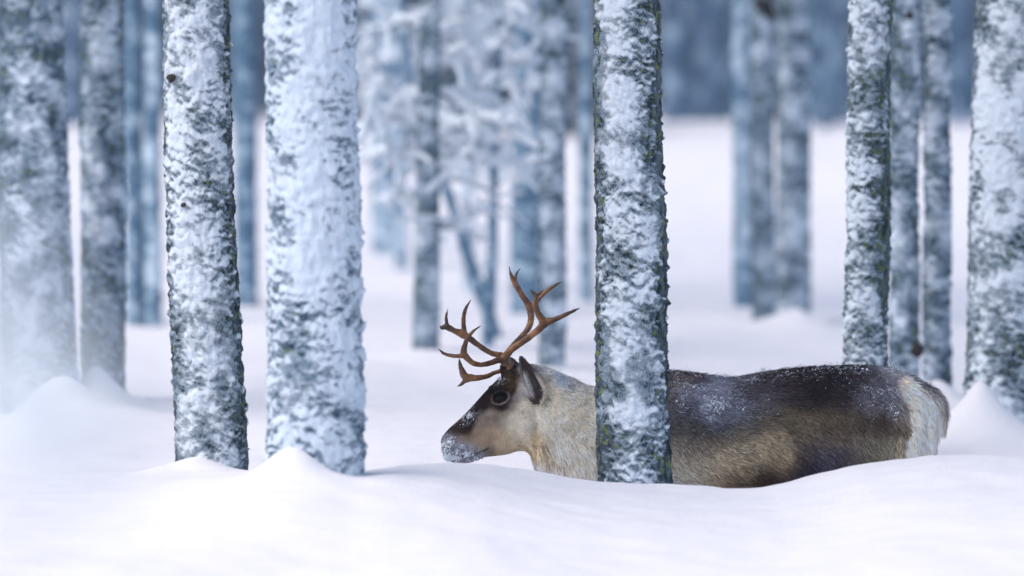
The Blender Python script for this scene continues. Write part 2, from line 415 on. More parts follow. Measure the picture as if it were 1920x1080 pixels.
# middle distance: (label, px top, px bottom, width, py where it meets the snow, seed, material, cover)
MID = [
 ('left one of two blue trunks standing together behind the sharp left trunk', 250, 254, 36, 604, 21, M_BARK_BLUE, -.25),
 ('right one of two blue trunks standing together behind the sharp left trunk', 285, 287, 34, 606, 22, M_BARK_BLUE, -.15),
 ('thin blue trunk seen in the gap between the two nearest left trunks', 458, 462, 44, 574, 23, M_BARK_BLUE, -.2),
 ('faint pale blue trunk right of the widest trunk', 724, 730, 62, 500, 24, M_BARK_BLUE, -.05),
 ('blurred blue-grey trunk just left of the pale mauve trunk above the antlers', 990, 985, 58, 588, 26, M_BARK_BLUE, -.2),
 ('blurred pale mauve trunk rising behind the antlers and the neck', 1038, 1034, 52, 694, 27, M_BARK_MIST, .12),
 ('faint slim trunk in the gap left of the central trunk', 1098, 1100, 26, 568, 28, M_BARK_BLUE, 0),
 ('pale blue leftmost trunk of the group of three behind the reindeer back', 1390, 1396, 42, 578, 29, M_BARK_BLUE, .05),
 ('middle trunk of the group of three behind the reindeer, dark stub at top', 1428, 1432, 46, 610, 30, M_BARK_MIST, -.05),
 ('rightmost and widest trunk of the group of three behind the reindeer back', 1488, 1488, 64, 604, 31, M_BARK_MIST, .12)]
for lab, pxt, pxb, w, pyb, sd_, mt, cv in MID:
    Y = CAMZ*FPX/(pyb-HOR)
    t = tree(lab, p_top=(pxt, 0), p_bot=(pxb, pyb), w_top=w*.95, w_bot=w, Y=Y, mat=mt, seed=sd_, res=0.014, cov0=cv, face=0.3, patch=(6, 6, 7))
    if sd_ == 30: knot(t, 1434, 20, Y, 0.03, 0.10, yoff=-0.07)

# trees with snow-laden boughs in the middle gap
def bough(parent, pts, Y, r_limb, r_snow, seed, twigs=6, dy=0.0):
    rr = np.random.default_rng(seed)
    P = np.array([at(x, y, Y) for x, y in pts]); P[:, 1] += np.linspace(0, dy, len(P))
    P -= np.array(parent.location)
    P, _ = smooth_path(P, np.zeros(len(P)), 5)
    n = len(P); f = np.linspace(0, 1, n)
    mb = MB(); sb = MB()
    mb.tube(P, r_limb*(1-.7*f), 7, 0)
    sn = r_snow*(0.75+0.5*np.abs(pnoise(np.stack([f*6+seed, f*0, f*0], 1), seed)))*(1-0.25*f)*np.minimum(1, f*6+.25)
    sb.tube(P+np.array([0, 0, 1])*(sn*.7)[:, None], sn, 12, 0, 0.55, 14, seed)
    for k in range(twigs):
        i = rr.integers(int(n*.2), n); a = P[i]
        d = rr.normal(size=3)*np.array([.5, .7, .35]); d[2] -= .1; L = rr.uniform(.12, .38)
        q = [a, a+d*L*.5+np.array([0, 0, .02]), a+d*L]
        mb.tube(q, [r_limb*.4, r_limb*.3, r_limb*.12], 5, 0)
        s = r_snow*rr.uniform(.35, .8)
        sb.tube(np.array(q)+np.array([0, 0, s*.6]), [s*.6, s, s*.5], 10, 0, 0.5, 16, seed+k, sub=3)
    o = mb.build('branch', [M_TWIG], parent); sb.build('snow_cap', [M_CLUMP], o)
Y5 = 21.6
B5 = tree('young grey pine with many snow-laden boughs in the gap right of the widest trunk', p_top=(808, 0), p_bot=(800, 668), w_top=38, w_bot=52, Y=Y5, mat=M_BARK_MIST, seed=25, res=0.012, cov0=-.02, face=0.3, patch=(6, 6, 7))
BL = [([(808, 262), (770, 215), (742, 190), (700, 140), (662, 100)], .020, .062), ([(806, 170), (750, 205), (700, 240), (672, 262)], .018, .055),
      ([(806, 130), (850, 100), (880, 70), (930, 30)], .018, .055), ([(806, 168), (860, 190), (905, 186), (945, 205)], .016, .06),
      ([(804, 300), (850, 318), (905, 306), (968, 312), (1000, 330)], .02, .062), ([(804, 430), (850, 425), (900, 395), (935, 368)], .014, .03),
      ([(805, 298), (760, 292), (730, 276), (700, 300)], .018, .04), ([(803, 250), (840, 262), (880, 270), (940, 262)], .015, .045),
      ([(808, 60), (760, 40), (720, 60), (690, 80)], .016, .05), ([(808, 40), (850, 20), (880, -20), (900, -60)], .016, .05),
      ([(804, 350), (770, 372), (740, 365), (715, 385)], .012, .03), ([(806, 215), (850, 235), (900, 225), (960, 240)], .014, .045)]
for k, (pts, rl, rs_) in enumerate(BL):
    bough(B5, pts, Y5, rl, rs_*.8, 50+k, 14, dy=random.uniform(-.25, .3))
B6 = tree('spindly leaning sapling between the bough-laden pine and the antlers', name='sapling', crown=False, p_top=(938, 0), p_bot=(915, 648), w_top=15, w_bot=24, Y=22.6, mat=M_BARK_BLUE, seed=33, res=0.014, cov0=-.2, face=0.2)
BL = [([(936, 60), (965, 40), (990, 50), (1015, 80)], .012, .05), ([(936, 110), (960, 120), (985, 105), (1000, 118)], .012, .05), ([(936, 90), (905, 110), (880, 105), (860, 130)], .012, .05),
      ([(936, 20), (960, 0), (990, 10)], .012, .05), ([(935, 170), (960, 160), (990, 175)], .010, .04), ([(934, 30), (900, 40), (880, 30), (850, 50)], .012, .05), ([(930, 350), (955, 330), (985, 335)], .01, .03),
      ([(925, 440), (900, 450), (870, 430), (840, 432)], .01, .025)]
for k, (pts, rl, rs_) in enumerate(BL):
    bough(B6, pts, 22.6, rl, rs_*.72, 80+k, 12, dy=random.uniform(-.2, .2))
for (nm_, px_, pyb_, w_, sd_) in (('slim pale trunk with snowy boughs just right of the faint pale blue trunk', 752, 520, 22, 41), ('slim pale trunk with snowy boughs behind the leaning sapling', 880, 545, 20, 42)):
    Yb = CAMZ*FPX/(pyb_-HOR)
    tb = tree(nm_, crown=False, p_top=(px_-4, 0), p_bot=(px_, pyb_), w_top=w_, w_bot=w_, Y=Yb, mat=M_BARK_BLUE, seed=sd_, res=0.02, cov0=.25, face=.2)
    r2_ = random.Random(sd_)
    for k in range(13):
        y_ = -30+k*30+r2_.uniform(-8, 8); s_ = -1 if k % 2 else 1; L_ = r2_.uniform(45, 95)
        bough(tb, [(px_, y_), (px_+s_*L_*.5, y_-6), (px_+s_*L_, y_+r2_.uniform(0, 25))], Yb, .015, .05, 300+sd_*20+k, 7, dy=r2_.uniform(-.5, .5))
A = tree('thin dark trunk slanting down to the right behind the antlers', name='sapling', crown=False, p_top=(780, 180), p_bot=(925, 620), w_top=16, w_bot=30, Y=24.0, mat=M_BARK_BLUE, seed=34, res=0.014, cov0=-.3, face=0.1)
BL = [([(840, 360), (870, 380), (890, 370)], .01, .03)]
for k, (pts, rl, rs_) in enumerate(BL): bough(A, pts, 24.0, rl, rs_, 95+k, 3)

# far forest: tall far pines and young snowy spruces at the back of the clearing
def far_pine_mesh(seed):
    rr = np.random.default_rng(seed); mb = MB()
    z = np.linspace(-0.3, 11, 24); x = 0.05*np.cumsum(rr.normal(size=24))*.4
    mb.tube(np.stack([x, x*.3, z], 1), 0.15*(1-.07*z)+.01, 10, 0, .15, 3, seed)
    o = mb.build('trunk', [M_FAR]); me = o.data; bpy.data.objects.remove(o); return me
def spruce_mesh(seed, H=5.0):
    rr = np.random.default_rng(seed); mb = MB(); TV = []; TM = []
    nl = 110
    for k in range(nl):
        f = (k/nl)**.9; z = 0.25+(H-.35)*f; L = (1.15*(1-f)**.8+.08)*rr.uniform(.75, 1.2)
        a = k*2.39996+rr.uniform(-.3, .3); d = np.array([math.cos(a), math.sin(a), 0])
        dr = rr.uniform(.25, .5); c0 = np.array([0, 0, z]); c2 = c0+d*L+np.array([0, 0, -dr*L])
        mb.tube([c0, (c0+c2)/2+np.array([0, 0, .05]), c2], [.018, .012, .004], 4, 0)
        nn = int(5+14*L)
        for q in range(nn):
            t = rr.uniform(.2, 1.05); c = c0*(1-t)+c2*t+rr.normal(size=3)*np.array([.07, .07, .04])
            for s_ in range(4): TV.append(c+rr.normal(size=(3, 3))*.06); TM.append(1)
            TV.append(c+np.array([0, 0, .05])+rr.normal(size=(3, 3))*np.array([.13, .13, .05])); TM.append(2)
    TV = np.vstack(TV); F = np.arange(len(TV)).reshape(-1, 3); F = np.hstack([F, F[:, 2:3]])
    mb.V.append(TV); mb.F.append(F+mb.n); mb.M.append(np.array(TM)); mb.n += len(TV)
    o = mb.build('crown', [M_TWIG, M_NEEDLE, M_CLUMP], smooth=False); me = o.data; bpy.data.objects.remove(o)
    mb2 = MB(); mb2.tube([(0, 0, -.3), (0, 0, H*.5), (0, 0, H)], [.07, .045, .01], 8, 0)
    o = mb2.build('trunk', [M_TWIG]); me2 = o.data; bpy.data.objects.remove(o)
    return me2, me
FP = [far_pine_mesh(s) for s in (1, 2, 3)]
SP = [spruce_mesh(s, h) for s, h in ((4, 4.6), (5, 5.6), (6, 3.8))]
rr = np.random.default_rng(42)
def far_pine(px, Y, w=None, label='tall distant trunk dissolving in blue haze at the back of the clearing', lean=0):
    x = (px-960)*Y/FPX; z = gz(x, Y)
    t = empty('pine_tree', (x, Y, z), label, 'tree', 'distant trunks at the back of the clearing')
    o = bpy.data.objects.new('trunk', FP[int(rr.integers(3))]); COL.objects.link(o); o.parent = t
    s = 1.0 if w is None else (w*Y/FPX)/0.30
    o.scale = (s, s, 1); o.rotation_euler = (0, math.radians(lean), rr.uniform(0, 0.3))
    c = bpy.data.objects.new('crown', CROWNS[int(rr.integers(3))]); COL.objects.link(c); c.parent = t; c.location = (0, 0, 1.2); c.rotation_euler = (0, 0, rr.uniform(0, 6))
    return t
far_px = [(134, 60, 30, 'dark blue distant trunk in the slit between the two leftmost trunks'),
 (440, 60, 24, 'faint distant trunk hugging the right side of the sharp left trunk'), (476, 66, 22, 'faint distant trunk hugging the left side of the widest trunk'),
 (680, 64, 30, 'distant trunk touching the right side of the widest trunk'), (748, 60, 30, 'distant trunk just left of the bough-laden pine'),
 (870, 66, 28, 'distant trunk behind the snowy boughs right of the bough-laden pine'), (900, 62, 24, 'distant trunk just left of the spindly leaning sapling'),
 (1075, 60, 26, 'distant trunk between the pale mauve trunk and the faint slim trunk'),
 (1262, 60, 40, 'wide distant trunk hugging the right side of the central trunk, above the bright snow'), (1294, 64, 24, 'second distant trunk right of the central trunk, slimmer than its neighbours'),
 (1322, 61, 34, 'third distant trunk right of the central trunk, greyish'), (1354, 63, 30, 'fourth distant trunk right of the central trunk, next to the group of three'),
 (1530, 62, 26, 'distant trunk touching the right side of the group of three'), (1577, 61, 30, 'distant trunk hugging the left side of the slim sharp trunk'),
 (1798, 62, 26, 'left one of two distant trunks in the gap before the right-edge trunk'), (1820, 66, 20, 'right one of two distant trunks in the gap before the right-edge trunk')]
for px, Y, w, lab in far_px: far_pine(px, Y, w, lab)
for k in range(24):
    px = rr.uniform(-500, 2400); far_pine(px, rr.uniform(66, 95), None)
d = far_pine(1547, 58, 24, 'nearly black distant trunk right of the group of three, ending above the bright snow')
def spruce(px, Y, s):
    x = (px-960)*Y/FPX; z = gz(x, Y)
    t = empty('young_spruce', (x, Y, z-.05), 'low snow-covered spruce in the blurred wall of forest at the back', 'tree', 'young spruces closing the back of the clearing')
    i = int(rr.integers(3)); a = rr.uniform(0, 6)
    for nm, me in zip(('trunk', 'crown'), SP[i]):
        o = bpy.data.objects.new(nm, me); COL.objects.link(o); o.parent = t; o.rotation_euler = (0, 0, a); o.scale = (s, s, s)
for k in range(70):
    spruce(-900+k*54+rr.uniform(-40, 40), rr.uniform(68, 80) if k % 2 else rr.uniform(80, 100), rr.uniform(.9, 1.4))
for px in (690, 760, 850, 1075): spruce(px, rr.uniform(50, 56), .8)

# ------------------------------------------------------------------ snowy twig close to the camera
tw = empty('snowy_sapling', (-0.46, 2.25, gz(-.46, 2.25)), 'snow-laden twig melting into a pale blur at the lower left, close to the camera', 'sapling')
tl = np.array(tw.location)
mb = MB(); stem = np.array([(-.46, 2.25, tl[2]-.1), (-.45, 2.26, .6), (-.43, 2.25, 1.15), (-.44, 2.24, 1.7)])-tl
mb.tube(stem, [.012, .010, .008, .004], 8, 0, sub=6)
mb.build('stem', [M_TWIG], tw)
def near_twig(pts, rl, sn, seed):
    mb = MB(); P = np.array([at(x, y, Y) for x, y, Y in pts])-tl; n = len(P)
    mb.tube(P, np.linspace(rl, rl*.4, n), 7, 0, sub=5)
    o = mb.build('branch', [M_TWIG], tw)
    sb = MB(); sb.tube(P+np.array([0, 0, 1])*np.array(sn)[:, None]*.6, sn, 12, 0, .4, 60, seed, sub=5); sb.build('snow_cap', [M_CLUMP], o)
near_twig([(-460, 620, 2.25), (-250, 560, 2.2), (-60, 570, 2.15), (5, 650, 2.1)], .003, [.012, .032, .034, .030], 1)
near_twig([(-460, 800, 2.25), (-200, 760, 2.2), (0, 800, 2.1), (90, 850, 2.05), (150, 920, 2.0)], .003, [.008, .012, .020, .036, .020], 2)
near_twig([(-460, 300, 2.25), (-300, 330, 2.2), (-110, 470, 2.1)], .003, [.012, .026, .012], 3)

# ------------------------------------------------------------------ reindeer
YD = 14.0
deer = empty('reindeer', tuple(at(1400, 1240, YD)), 'brown and cream reindeer with branched antlers, wading through deep snow behind the central trunk', 'reindeer')
DL = np.array(deer.location)
def dp(px, py, y=0.0):
    """photo point on the reindeer's own plane, pushed y metres in depth"""
    p = at(px, py, YD); p[1] += y; return p-DL
SECT = [  # dorsal px,py  ventral px,py  half width
 (1764, 772, 1750, 850, .05), (1744, 728, 1732, 890, .13), (1704, 700, 1690, 925, .18), (1640, 686, 1622, 942, .225), (1570, 685, 1552, 940, .240),
 (1500, 689, 1492, 935, .25), (1440, 696, 1440, 945, .262), (1375, 707, 1372, 962, .268), (1312, 700, 1310, 972, .25), (1250, 696, 1238, 975, .215),
 (1185, 712, 1160, 968, .175), (1120, 726, 1092, 945, .145), (1068, 706, 1042, 912, .118), (1024, 688, 1008, 880, .100), (990, 682, 990, 850, .088),
 (958, 693, 972, 846, .080), (934, 710, 952, 852, .080), (908, 736, 930, 855, .066), (883, 764, 906, 858, .052), (860, 787, 886, 866, .046), (842, 803, 864, 869, .045),
 (832, 815, 844, 865, .038), (827, 826, 832, 855, .024)]
A_ = np.array(SECT, float)
tp, _ = smooth_path(A_[:, [0, 1, 1]], A_[:, 4], 5); bp, hw = smooth_path(A_[:, [2, 3, 3]], A_[:, 4], 5)
seg = 48; th = np.linspace(0, 2*math.pi, seg, endpoint=False)
V = []
for k in range(len(tp)):
    c = (tp[k]+bp[k])/2; u = (tp[k]-bp[k])/2
    for a in th:
        ca, sa = math.cos(a), math.sin(a)
        e = 0.92
        cu = math.copysign(abs(ca)**e, ca); sw = math.copysign(abs(sa)**e, sa)
        # pear-shaped trunk: widest a little below the middle
        wid = hw[k]*(1-0.16*cu)
        V.append(dp(c[0]+u[0]*cu, c[1]+u[1]*cu, sw*wid))
V = np.array(V); n = len(tp)
i = np.arange(n-1)[:, None]*seg; j = np.arange(seg)[None, :]; k = (j+1) % seg
F = np.stack([i+j, i+k, i+seg+k, i+seg+j], -1).reshape(-1, 4).tolist()
F.append(list(range(seg))[::-1]); F.append([(n-1)*seg+q for q in range(seg)])
bvh = BVHTree.FromPolygons([tuple(v) for v in V], F)
def surf(px, py, bv=None, side=-1):
    p = Vector(dp(px, py, side*1.0)); h = (bv or bvh).ray_cast(p, Vector((0, -side, 0)))
    return h[0][1] if h[0] is not None else 0.0
raw = bpy.data.meshes.new('raw'); bm = bmesh.new()
def bm_add(V, F):
    vs = [bm.verts.new(v) for v in V]
    for f in F:
        try: bm.faces.new([vs[q] for q in dict.fromkeys(f)])
        except ValueError: pass
bm_add(V, F)
def bm_tube(pts, rad, seg=14, flat=1.0, sub=4):
    m_ = MB(); m_.tube(pts, rad, seg, 0, flat=flat, sub=sub)
    bm_add(np.vstack(m_.V), np.vstack(m_.F).tolist())
def bm_ball(c, r, seg=18):
    V, F = [], []
    for a in range(seg//2+1):
        for q in range(seg):
            f, t = math.pi*a/(seg//2), 2*math.pi*q/seg
            V.append(np.array(c)+np.array([math.sin(f)*math.cos(t)*r[0], math.sin(f)*math.sin(t)*r[1], math.cos(f)*r[2]]))
    for a in range(seg//2):
        for q in range(seg):
            F.append([a*seg+q, (a+1)*seg+q, (a+1)*seg+(q+1) % seg, a*seg+(q+1) % seg])
    bm2 = bmesh.new(); vs = [bm2.verts.new(v) for v in V]
    for f in F: bm2.faces.new([vs[q] for q in f])
    bmesh.ops.remove_doubles(bm2, verts=bm2.verts, dist=1e-5)
    bm2.verts.index_update()
    bm_add([v.co[:] for v in bm2.verts], [[v.index for v in f.verts] for f in bm2.faces]); bm2.free()
EYE = (938, 745)
for s in (-1, 1):
    # legs with knees and hocks, mostly under the snow
    bm_tube([dp(1200, 900, s*.13), dp(1195, 980, s*.13), dp(1188, 1050, s*.12), dp(1192, 1080, s*.12), dp(1190, 1150, s*.12), dp(1186, 1205, s*.12), dp(1172, 1238, s*.12)],
            [.10, .065, .040, .036, .024, .026, .034])
    bm_tube([dp(1655, 800, s*.06), dp(1642, 870, s*.10), dp(1600, 985, s*.13), dp(1665, 1075, s*.12), dp(1655, 1160, s*.12), dp(1650, 1208, s*.12), dp(1634, 1240, s*.12)],
            [.04, .115, .065, .038, .025, .026, .035])
    # shoulder, haunch, cheek, brow, eyelids, nostril pads
    bm_ball(dp(1210, 870, s*.12), (.13, .08, .17)); bm_ball(dp(1640, 810, s*.12), (.14, .10, .18)); 
    bm_ball(dp(966, 806, s*.048), (.050, .030, .062)); bm_ball(dp(932, 730, s*.066), (.036, .022, .015))
    bm_ball(dp(850, 838, s*.026), (.030, .024, .028)); bm_ball(dp(905, 838, s*.028), (.06, .026, .028))
    bm_tube([dp(955, 715, s*.035), dp(948, 690, s*.042), dp(945, 682, s*.045)], [.028, .022, .018])
    sy = surf(*EYE, side=s)
    ring = []
    for q in range(17):
        a = 2*math.pi*q/16; ring.append(dp(EYE[0]+14*math.cos(a)-1.0*math.sin(a), EYE[1]-9.5*math.sin(a)-2*math.cos(a), 0)+np.array([0, sy+s*.002, 0]))
    bm_tube(ring, [.0046]*17, 8, sub=2)
    # ears: a cupped blade built from ribs
    ez = []
    if s == -1: continue
    if s == -2: prof = [((1006, 752), .014, .078), ((1005, 736), .032, .092), ((1002, 719), .038, .102), ((998, 703), .035, .106), ((991, 688), .024, .106), ((983, 674), .015, .104), ((977, 665), .009, .102)]
    else: prof = [((985, 730), .012, .045), ((978, 712), .026, .055), ((970, 700), .030, .07), ((966, 690), .024, .08), ((961, 681), .015, .085), ((957, 675), .008, .09), ((954, 671), .003, .09)]
    nr = 15
    Vv = []
    for (pc, w, off) in prof:
        c = dp(pc[0], pc[1], s*off)
        for q in range(nr):
            t = -1+2*q/(nr-1); Vv.append(c+np.array([w*t, -s*.024*(1-t*t)*(w/.04), 0.002*t]))
        for q in range(nr):
            t = 1-2*q/(nr-1); Vv.append(c+np.array([(w+.004)*t, -s*.024*(1-t*t)*(w/.04)-s*.011, 0.002*t]))
    m2 = 2*nr; Ff = []
    for a in range(len(prof)-1):
        for q in range(m2): Ff.append([a*m2+q, a*m2+(q+1) % m2, (a+1)*m2+(q+1) % m2, (a+1)*m2+q])
    Ff.append(list(range(m2))[::-1]); Ff.append([(len(prof)-1)*m2+q for q in range(m2)])
    bm_add(Vv, Ff)
# tail tuft
bm_tube([dp(1728, 738, 0), dp(1752, 758, 0), dp(1763, 784, 0), dp(1767, 808, 0)], [.05, .042, .028, .008])
# withers hump and throat mane
bm_ball(dp(1255, 730, 0), (.13, .09, .062)); 
bmesh.ops.recalc_face_normals(bm, faces=bm.faces)
bm.to_mesh(raw); bm.free()
def remesh(raw, vox, smooth_it=6):
    o = bpy.data.objects.new('tmp', raw); COL.objects.link(o)
    m_ = o.modifiers.new('r', 'REMESH'); m_.mode = 'VOXEL'; m_.voxel_size = vox; m_.use_smooth_shade = True
    s_ = o.modifiers.new('s', 'SMOOTH'); s_.iterations = smooth_it; s_.factor = 0.5
    dg = bpy.context.evaluated_depsgraph_get(); e = o.evaluated_get(dg)
    me = bpy.data.meshes.new_from_object(e); bpy.data.objects.remove(o); bpy.data.meshes.remove(raw); return me
body_me = remesh(raw, 0.0052, 5)
nv = len(body_me.vertices)
BV = np.empty(nv*3, np.float32); body_me.vertices.foreach_get('co', BV); BV = BV.reshape(-1, 3).astype(float)
BN = np.empty(nv*3, np.float32); body_me.vertices.foreach_get('normal', BN); BN = BN.reshape(-1, 3).astype(float)
FACE = [(820, 790), (832, 812), (846, 807), (862, 811), (876, 814), (886, 806), (895, 795), (903, 778), (915, 769), (926, 767), (940, 768), (954, 764), (963, 752), (967, 730), (972, 705), (968, 685), (940, 675), (890, 700)]
MUZZ = [(815, 812), (832, 814), (846, 818), (860, 828), (878, 832), (896, 842), (908, 852), (910, 864), (880, 880), (830, 880), (812, 850)]
def sdist(poly, px, py):
    Pq = np.array(poly, float); d = np.full(len(px), 1e9); ins = np.zeros(len(px), bool)
    for a in range(len(Pq)):
        p, q = Pq[a], Pq[(a+1) % len(Pq)]; e = q-p
        t = np.clip(((px-p[0])*e[0]+(py-p[1])*e[1])/(e@e), 0, 1)
        d = np.minimum(d, np.hypot(px-p[0]-t*e[0], py-p[1]-t*e[1]))
        cr = ((p[1] > py) != (q[1] > py)) & (px < (q[0]-p[0])*(py-p[1])/(q[1]-p[1]+1e-9)+p[0]); ins ^= cr
    return np.where(ins, -d, d)
def sculpt():
    global BV, BN
    W = BV+DL; px = 960+FPX*W[:, 0]/YD; py = HOR-FPX*(W[:, 2]-CAMZ)/YD
    d = np.zeros(nv)
    for x, y, rx, ry, a_ in [(1487, 805, 26, 60, -.026), (1590, 790, 70, 75, .020), (1500, 880, 30, 40, -.020), (1350, 790, 90, 60, .012), (1648, 712, 26, 16, .012), (1600, 712, 22, 18, -.008),
                             (1004, 800, 9, 45, -.016), (905, 800, 34, 8, -.007), (925, 775, 30, 9, .006), (862, 845, 26, 5, -.004), (1690, 800, 12, 60, -.012), (1728, 800, 7, 50, -.012), (1240, 800, 30, 90, .02), (1060, 780, 40, 30, .008)]:
        d += a_*np.exp(-((px-x)/rx)**2-((py-y)/ry)**2)
    d *= np.abs(BN[:, 1])
    d += .0022*fbm(BV*30, 3, 12)*(px > 1000)+.0035*np.abs(fbm(BV*75, 3, 13))*(1-sstep(-6, 4, sdist(MUZZ, px, py)))
    BV = BV+BN*d[:, None]; body_me.vertices.foreach_set('co', BV.astype(np.float32).ravel()); body_me.update()
    t_ = np.empty(nv*3, np.float32); body_me.vertices.foreach_get('normal', t_); BN = t_.reshape(-1, 3).astype(float)
sculpt()
def lin(c):
    c = np.asarray(c, float)/255; return np.where(c <= .04045, c/12.92, ((c+.055)/1.055)**2.4)
# coat colours, and the shade painted under the belly, by place on the body: (px, py, sRGB, radius)
COAT = [
 # face
 (925, 720, (44, 34, 32)), (905, 742, (40, 31, 30)), (885, 765, (46, 36, 34)), (865, 788, (42, 34, 33)), (848, 806, (62, 55, 56)), (950, 700, (56, 44, 36)), (930, 705, (52, 44, 42)),
 (838, 822, (90, 88, 95)), (832, 817, (52, 50, 56)), (842, 827, (196, 200, 214)), (834, 850, (76, 92, 112)), (1003, 815, (158, 138, 108)), (1007, 830, (148, 128, 100)), (1000, 842, (140, 118, 88)), (836, 840, (120, 122, 134)), (852, 830, (118, 112, 110)), (856, 850, (130, 132, 142)), (876, 856, (132, 132, 140)), (895, 855, (112, 106, 104)),
 (880, 800, (78, 66, 58)), (898, 800, (120, 108, 96)), (880, 822, (112, 100, 88)), (905, 828, (138, 122, 104)), (912, 850, (92, 82, 72)), (900, 775, (74, 64, 58)),
 (918, 775, (108, 100, 94)), (935, 790, (128, 118, 108)), (925, 810, (138, 122, 104)), (945, 830, (160, 144, 122)), (940, 850, (128, 112, 94)), (965, 790, (176, 166, 150)), (985, 800, (196, 186, 170)),
 (975, 825, (178, 164, 144)), (992, 842, (160, 136, 98)), (960, 845, (158, 142, 118)), (955, 760, (118, 108, 100)), (958, 742, (84, 72, 62)), (968, 750, (100, 100, 104)), (975, 735, (140, 140, 142)),
 (965, 722, (92, 82, 68)), (958, 708, (62, 50, 38)), (975, 705, (172, 168, 160)), (978, 725, (184, 180, 172)), (960, 690, (74, 62, 44)), (938, 765, (100, 88, 78)), (918, 752, (58, 46, 42)),
 (985, 765, (180, 170, 154)), (1000, 780, (196, 184, 164)),
 # ear
 (1004, 700, (60, 62, 66)), (995, 685, (44, 44, 48)), (983, 680, (66, 66, 70)), (1006, 720, (46, 42, 44)), (1012, 738, (70, 74, 78)), (990, 712, (150, 148, 146)), (992, 728, (110, 110, 112)), (1018, 715, (90, 92, 96)), (978, 669, (50, 50, 50)),
 # neck
 (1000, 676, (160, 158, 160)), (1030, 690, (176, 172, 172)), (1050, 712, (110, 140, 168)), (1068, 718, (120, 130, 140)), (1060, 700, (186, 182, 186)), (1090, 716, (172, 166, 162)), (1030, 720, (190, 178, 158)),
 (1030, 760, (192, 178, 154)), (1060, 750, (194, 180, 156)), (1075, 780, (188, 172, 150)), (1100, 750, (186, 176, 158)), (1100, 800, (188, 176, 156)), (1020, 800, (196, 184, 164)), (1010, 840, (178, 164, 142)),
 (1022, 850, (152, 138, 120)), (1040, 868, (162, 150, 134)), (1050, 820, (198, 188, 170)), (1100, 860, (192, 182, 164)), (1140, 760, (176, 168, 152)), (1160, 860, (180, 168, 150)), (1020, 885, (224, 218, 220)), (1000, 862, (224, 216, 216)), (992, 858, (226, 218, 218)), (994, 870, (228, 222, 224)), (1004, 886, (226, 220, 224)), (988, 866, (228, 222, 224)), (1000, 878, (226, 220, 224)), (1014, 868, (222, 214, 214)), (1032, 878, (216, 208, 208)), (1070, 890, (196, 186, 172)),
 # trunk
 (1200, 720, (90, 80, 74)), (1270, 702, (64, 46, 38)), (1300, 702, (58, 42, 36)), (1275, 722, (120, 116, 124)), (1280, 745, (84, 84, 96)), (1310, 740, (104, 106, 124)), (1340, 730, (110, 112, 130)), (1330, 760, (96, 98, 114)), (1290, 775, (74, 74, 84)), (1340, 785, (92, 94, 108)), (1380, 770, (88, 92, 108)),
 (1390, 740, (70, 66, 74)), (1430, 750, (72, 70, 78)), (1440, 710, (54, 46, 46)), (1490, 705, (44, 36, 36)), (1540, 705, (38, 30, 32)), (1600, 702, (46, 38, 40)), (1640, 712, (70, 68, 76)), (1470, 735, (58, 50, 54)), (1530, 740, (40, 32, 36)), (1500, 752, (48, 42, 44)), (1570, 742, (44, 36, 40)), (1620, 750, (78, 76, 84)), (1660, 735, (84, 84, 94)), (1680, 760, (92, 90, 96)), (1600, 780, (74, 66, 56)),
 (1270, 800, (80, 76, 76)), (1300, 810, (62, 58, 56)), (1350, 812, (64, 60, 58)), (1400, 800, (78, 72, 66)), (1440, 785, (84, 76, 66)), (1480, 780, (82, 72, 58)),
 (1275, 840, (128, 118, 108)), (1310, 840, (112, 102, 92)), (1280, 880, (166, 152, 136)), (1350, 850, (138, 124, 104)), (1400, 840, (130, 118, 98)), (1330, 885, (146, 132, 110)), (1390, 875, (128, 114, 92)), (1370, 900, (80, 66, 54)), (1420, 900, (56, 42, 36)), (1460, 870, (112, 98, 78)), (1450, 830, (124, 110, 90)), (1470, 845, (136, 120, 94)),
 (1500, 800, (96, 86, 72)), (1540, 790, (84, 74, 62)), (1580, 800, (80, 70, 60)), (1640, 790, (66, 56, 50)), (1680, 800, (80, 72, 64)), (1500, 840, (70, 62, 58)), (1540, 840, (70, 64, 66)), (1500, 875, (46, 42, 50)), (1540, 870, (52, 52, 70)), (1580, 860, (62, 58, 66)), (1600, 830, (88, 80, 72)), (1640, 830, (104, 98, 84)), (1670, 840, (112, 106, 92)), (1690, 860, (126, 112, 88)), (1630, 860, (84, 78, 70)), (1600, 900, (60, 56, 60)), (1450, 900, (50, 38, 34)),  # navy points at the stifle: dark fur with belly shade painted in
 # rump
 (1693, 722, (206, 186, 172)), (1705, 745, (224, 208, 192)), (1712, 775, (228, 214, 198)), (1718, 800, (226, 212, 198)), (1705, 830, (222, 206, 188)), (1700, 855, (218, 198, 178)), (1725, 760, (226, 214, 202)), (1735, 790, (226, 212, 200)), (1745, 770, (218, 206, 196)), (1740, 830, (218, 206, 200)), (1725, 850, (216, 198, 182)), (1755, 790, (216, 206, 200)), (1765, 805, (206, 192, 182)), (1730, 815, (150, 142, 146)),
 (1710, 712, (112, 108, 114)), (1735, 728, (112, 108, 116)), (1762, 749, (110, 102, 108)), (1779, 776, (120, 110, 114)), (1750, 752, (216, 204, 194)), (1762, 776, (220, 208, 198)), (1745, 845, (216, 204, 200)), (1700, 735, (220, 204, 190)), (1708, 815, (226, 212, 196)), (1735, 745, (214, 202, 192)), (1690, 700, (128, 126, 136)), (1670, 690, (130, 128, 136)), (1688, 790, (110, 96, 78)), (1695, 820, (130, 116, 92))]
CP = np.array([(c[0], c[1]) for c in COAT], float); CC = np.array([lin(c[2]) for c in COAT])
_d = np.sort(np.linalg.norm(CP[:, None]-CP[None], axis=2), axis=1)[:, 1:4].mean(1)
CR = 0.40*_d+1
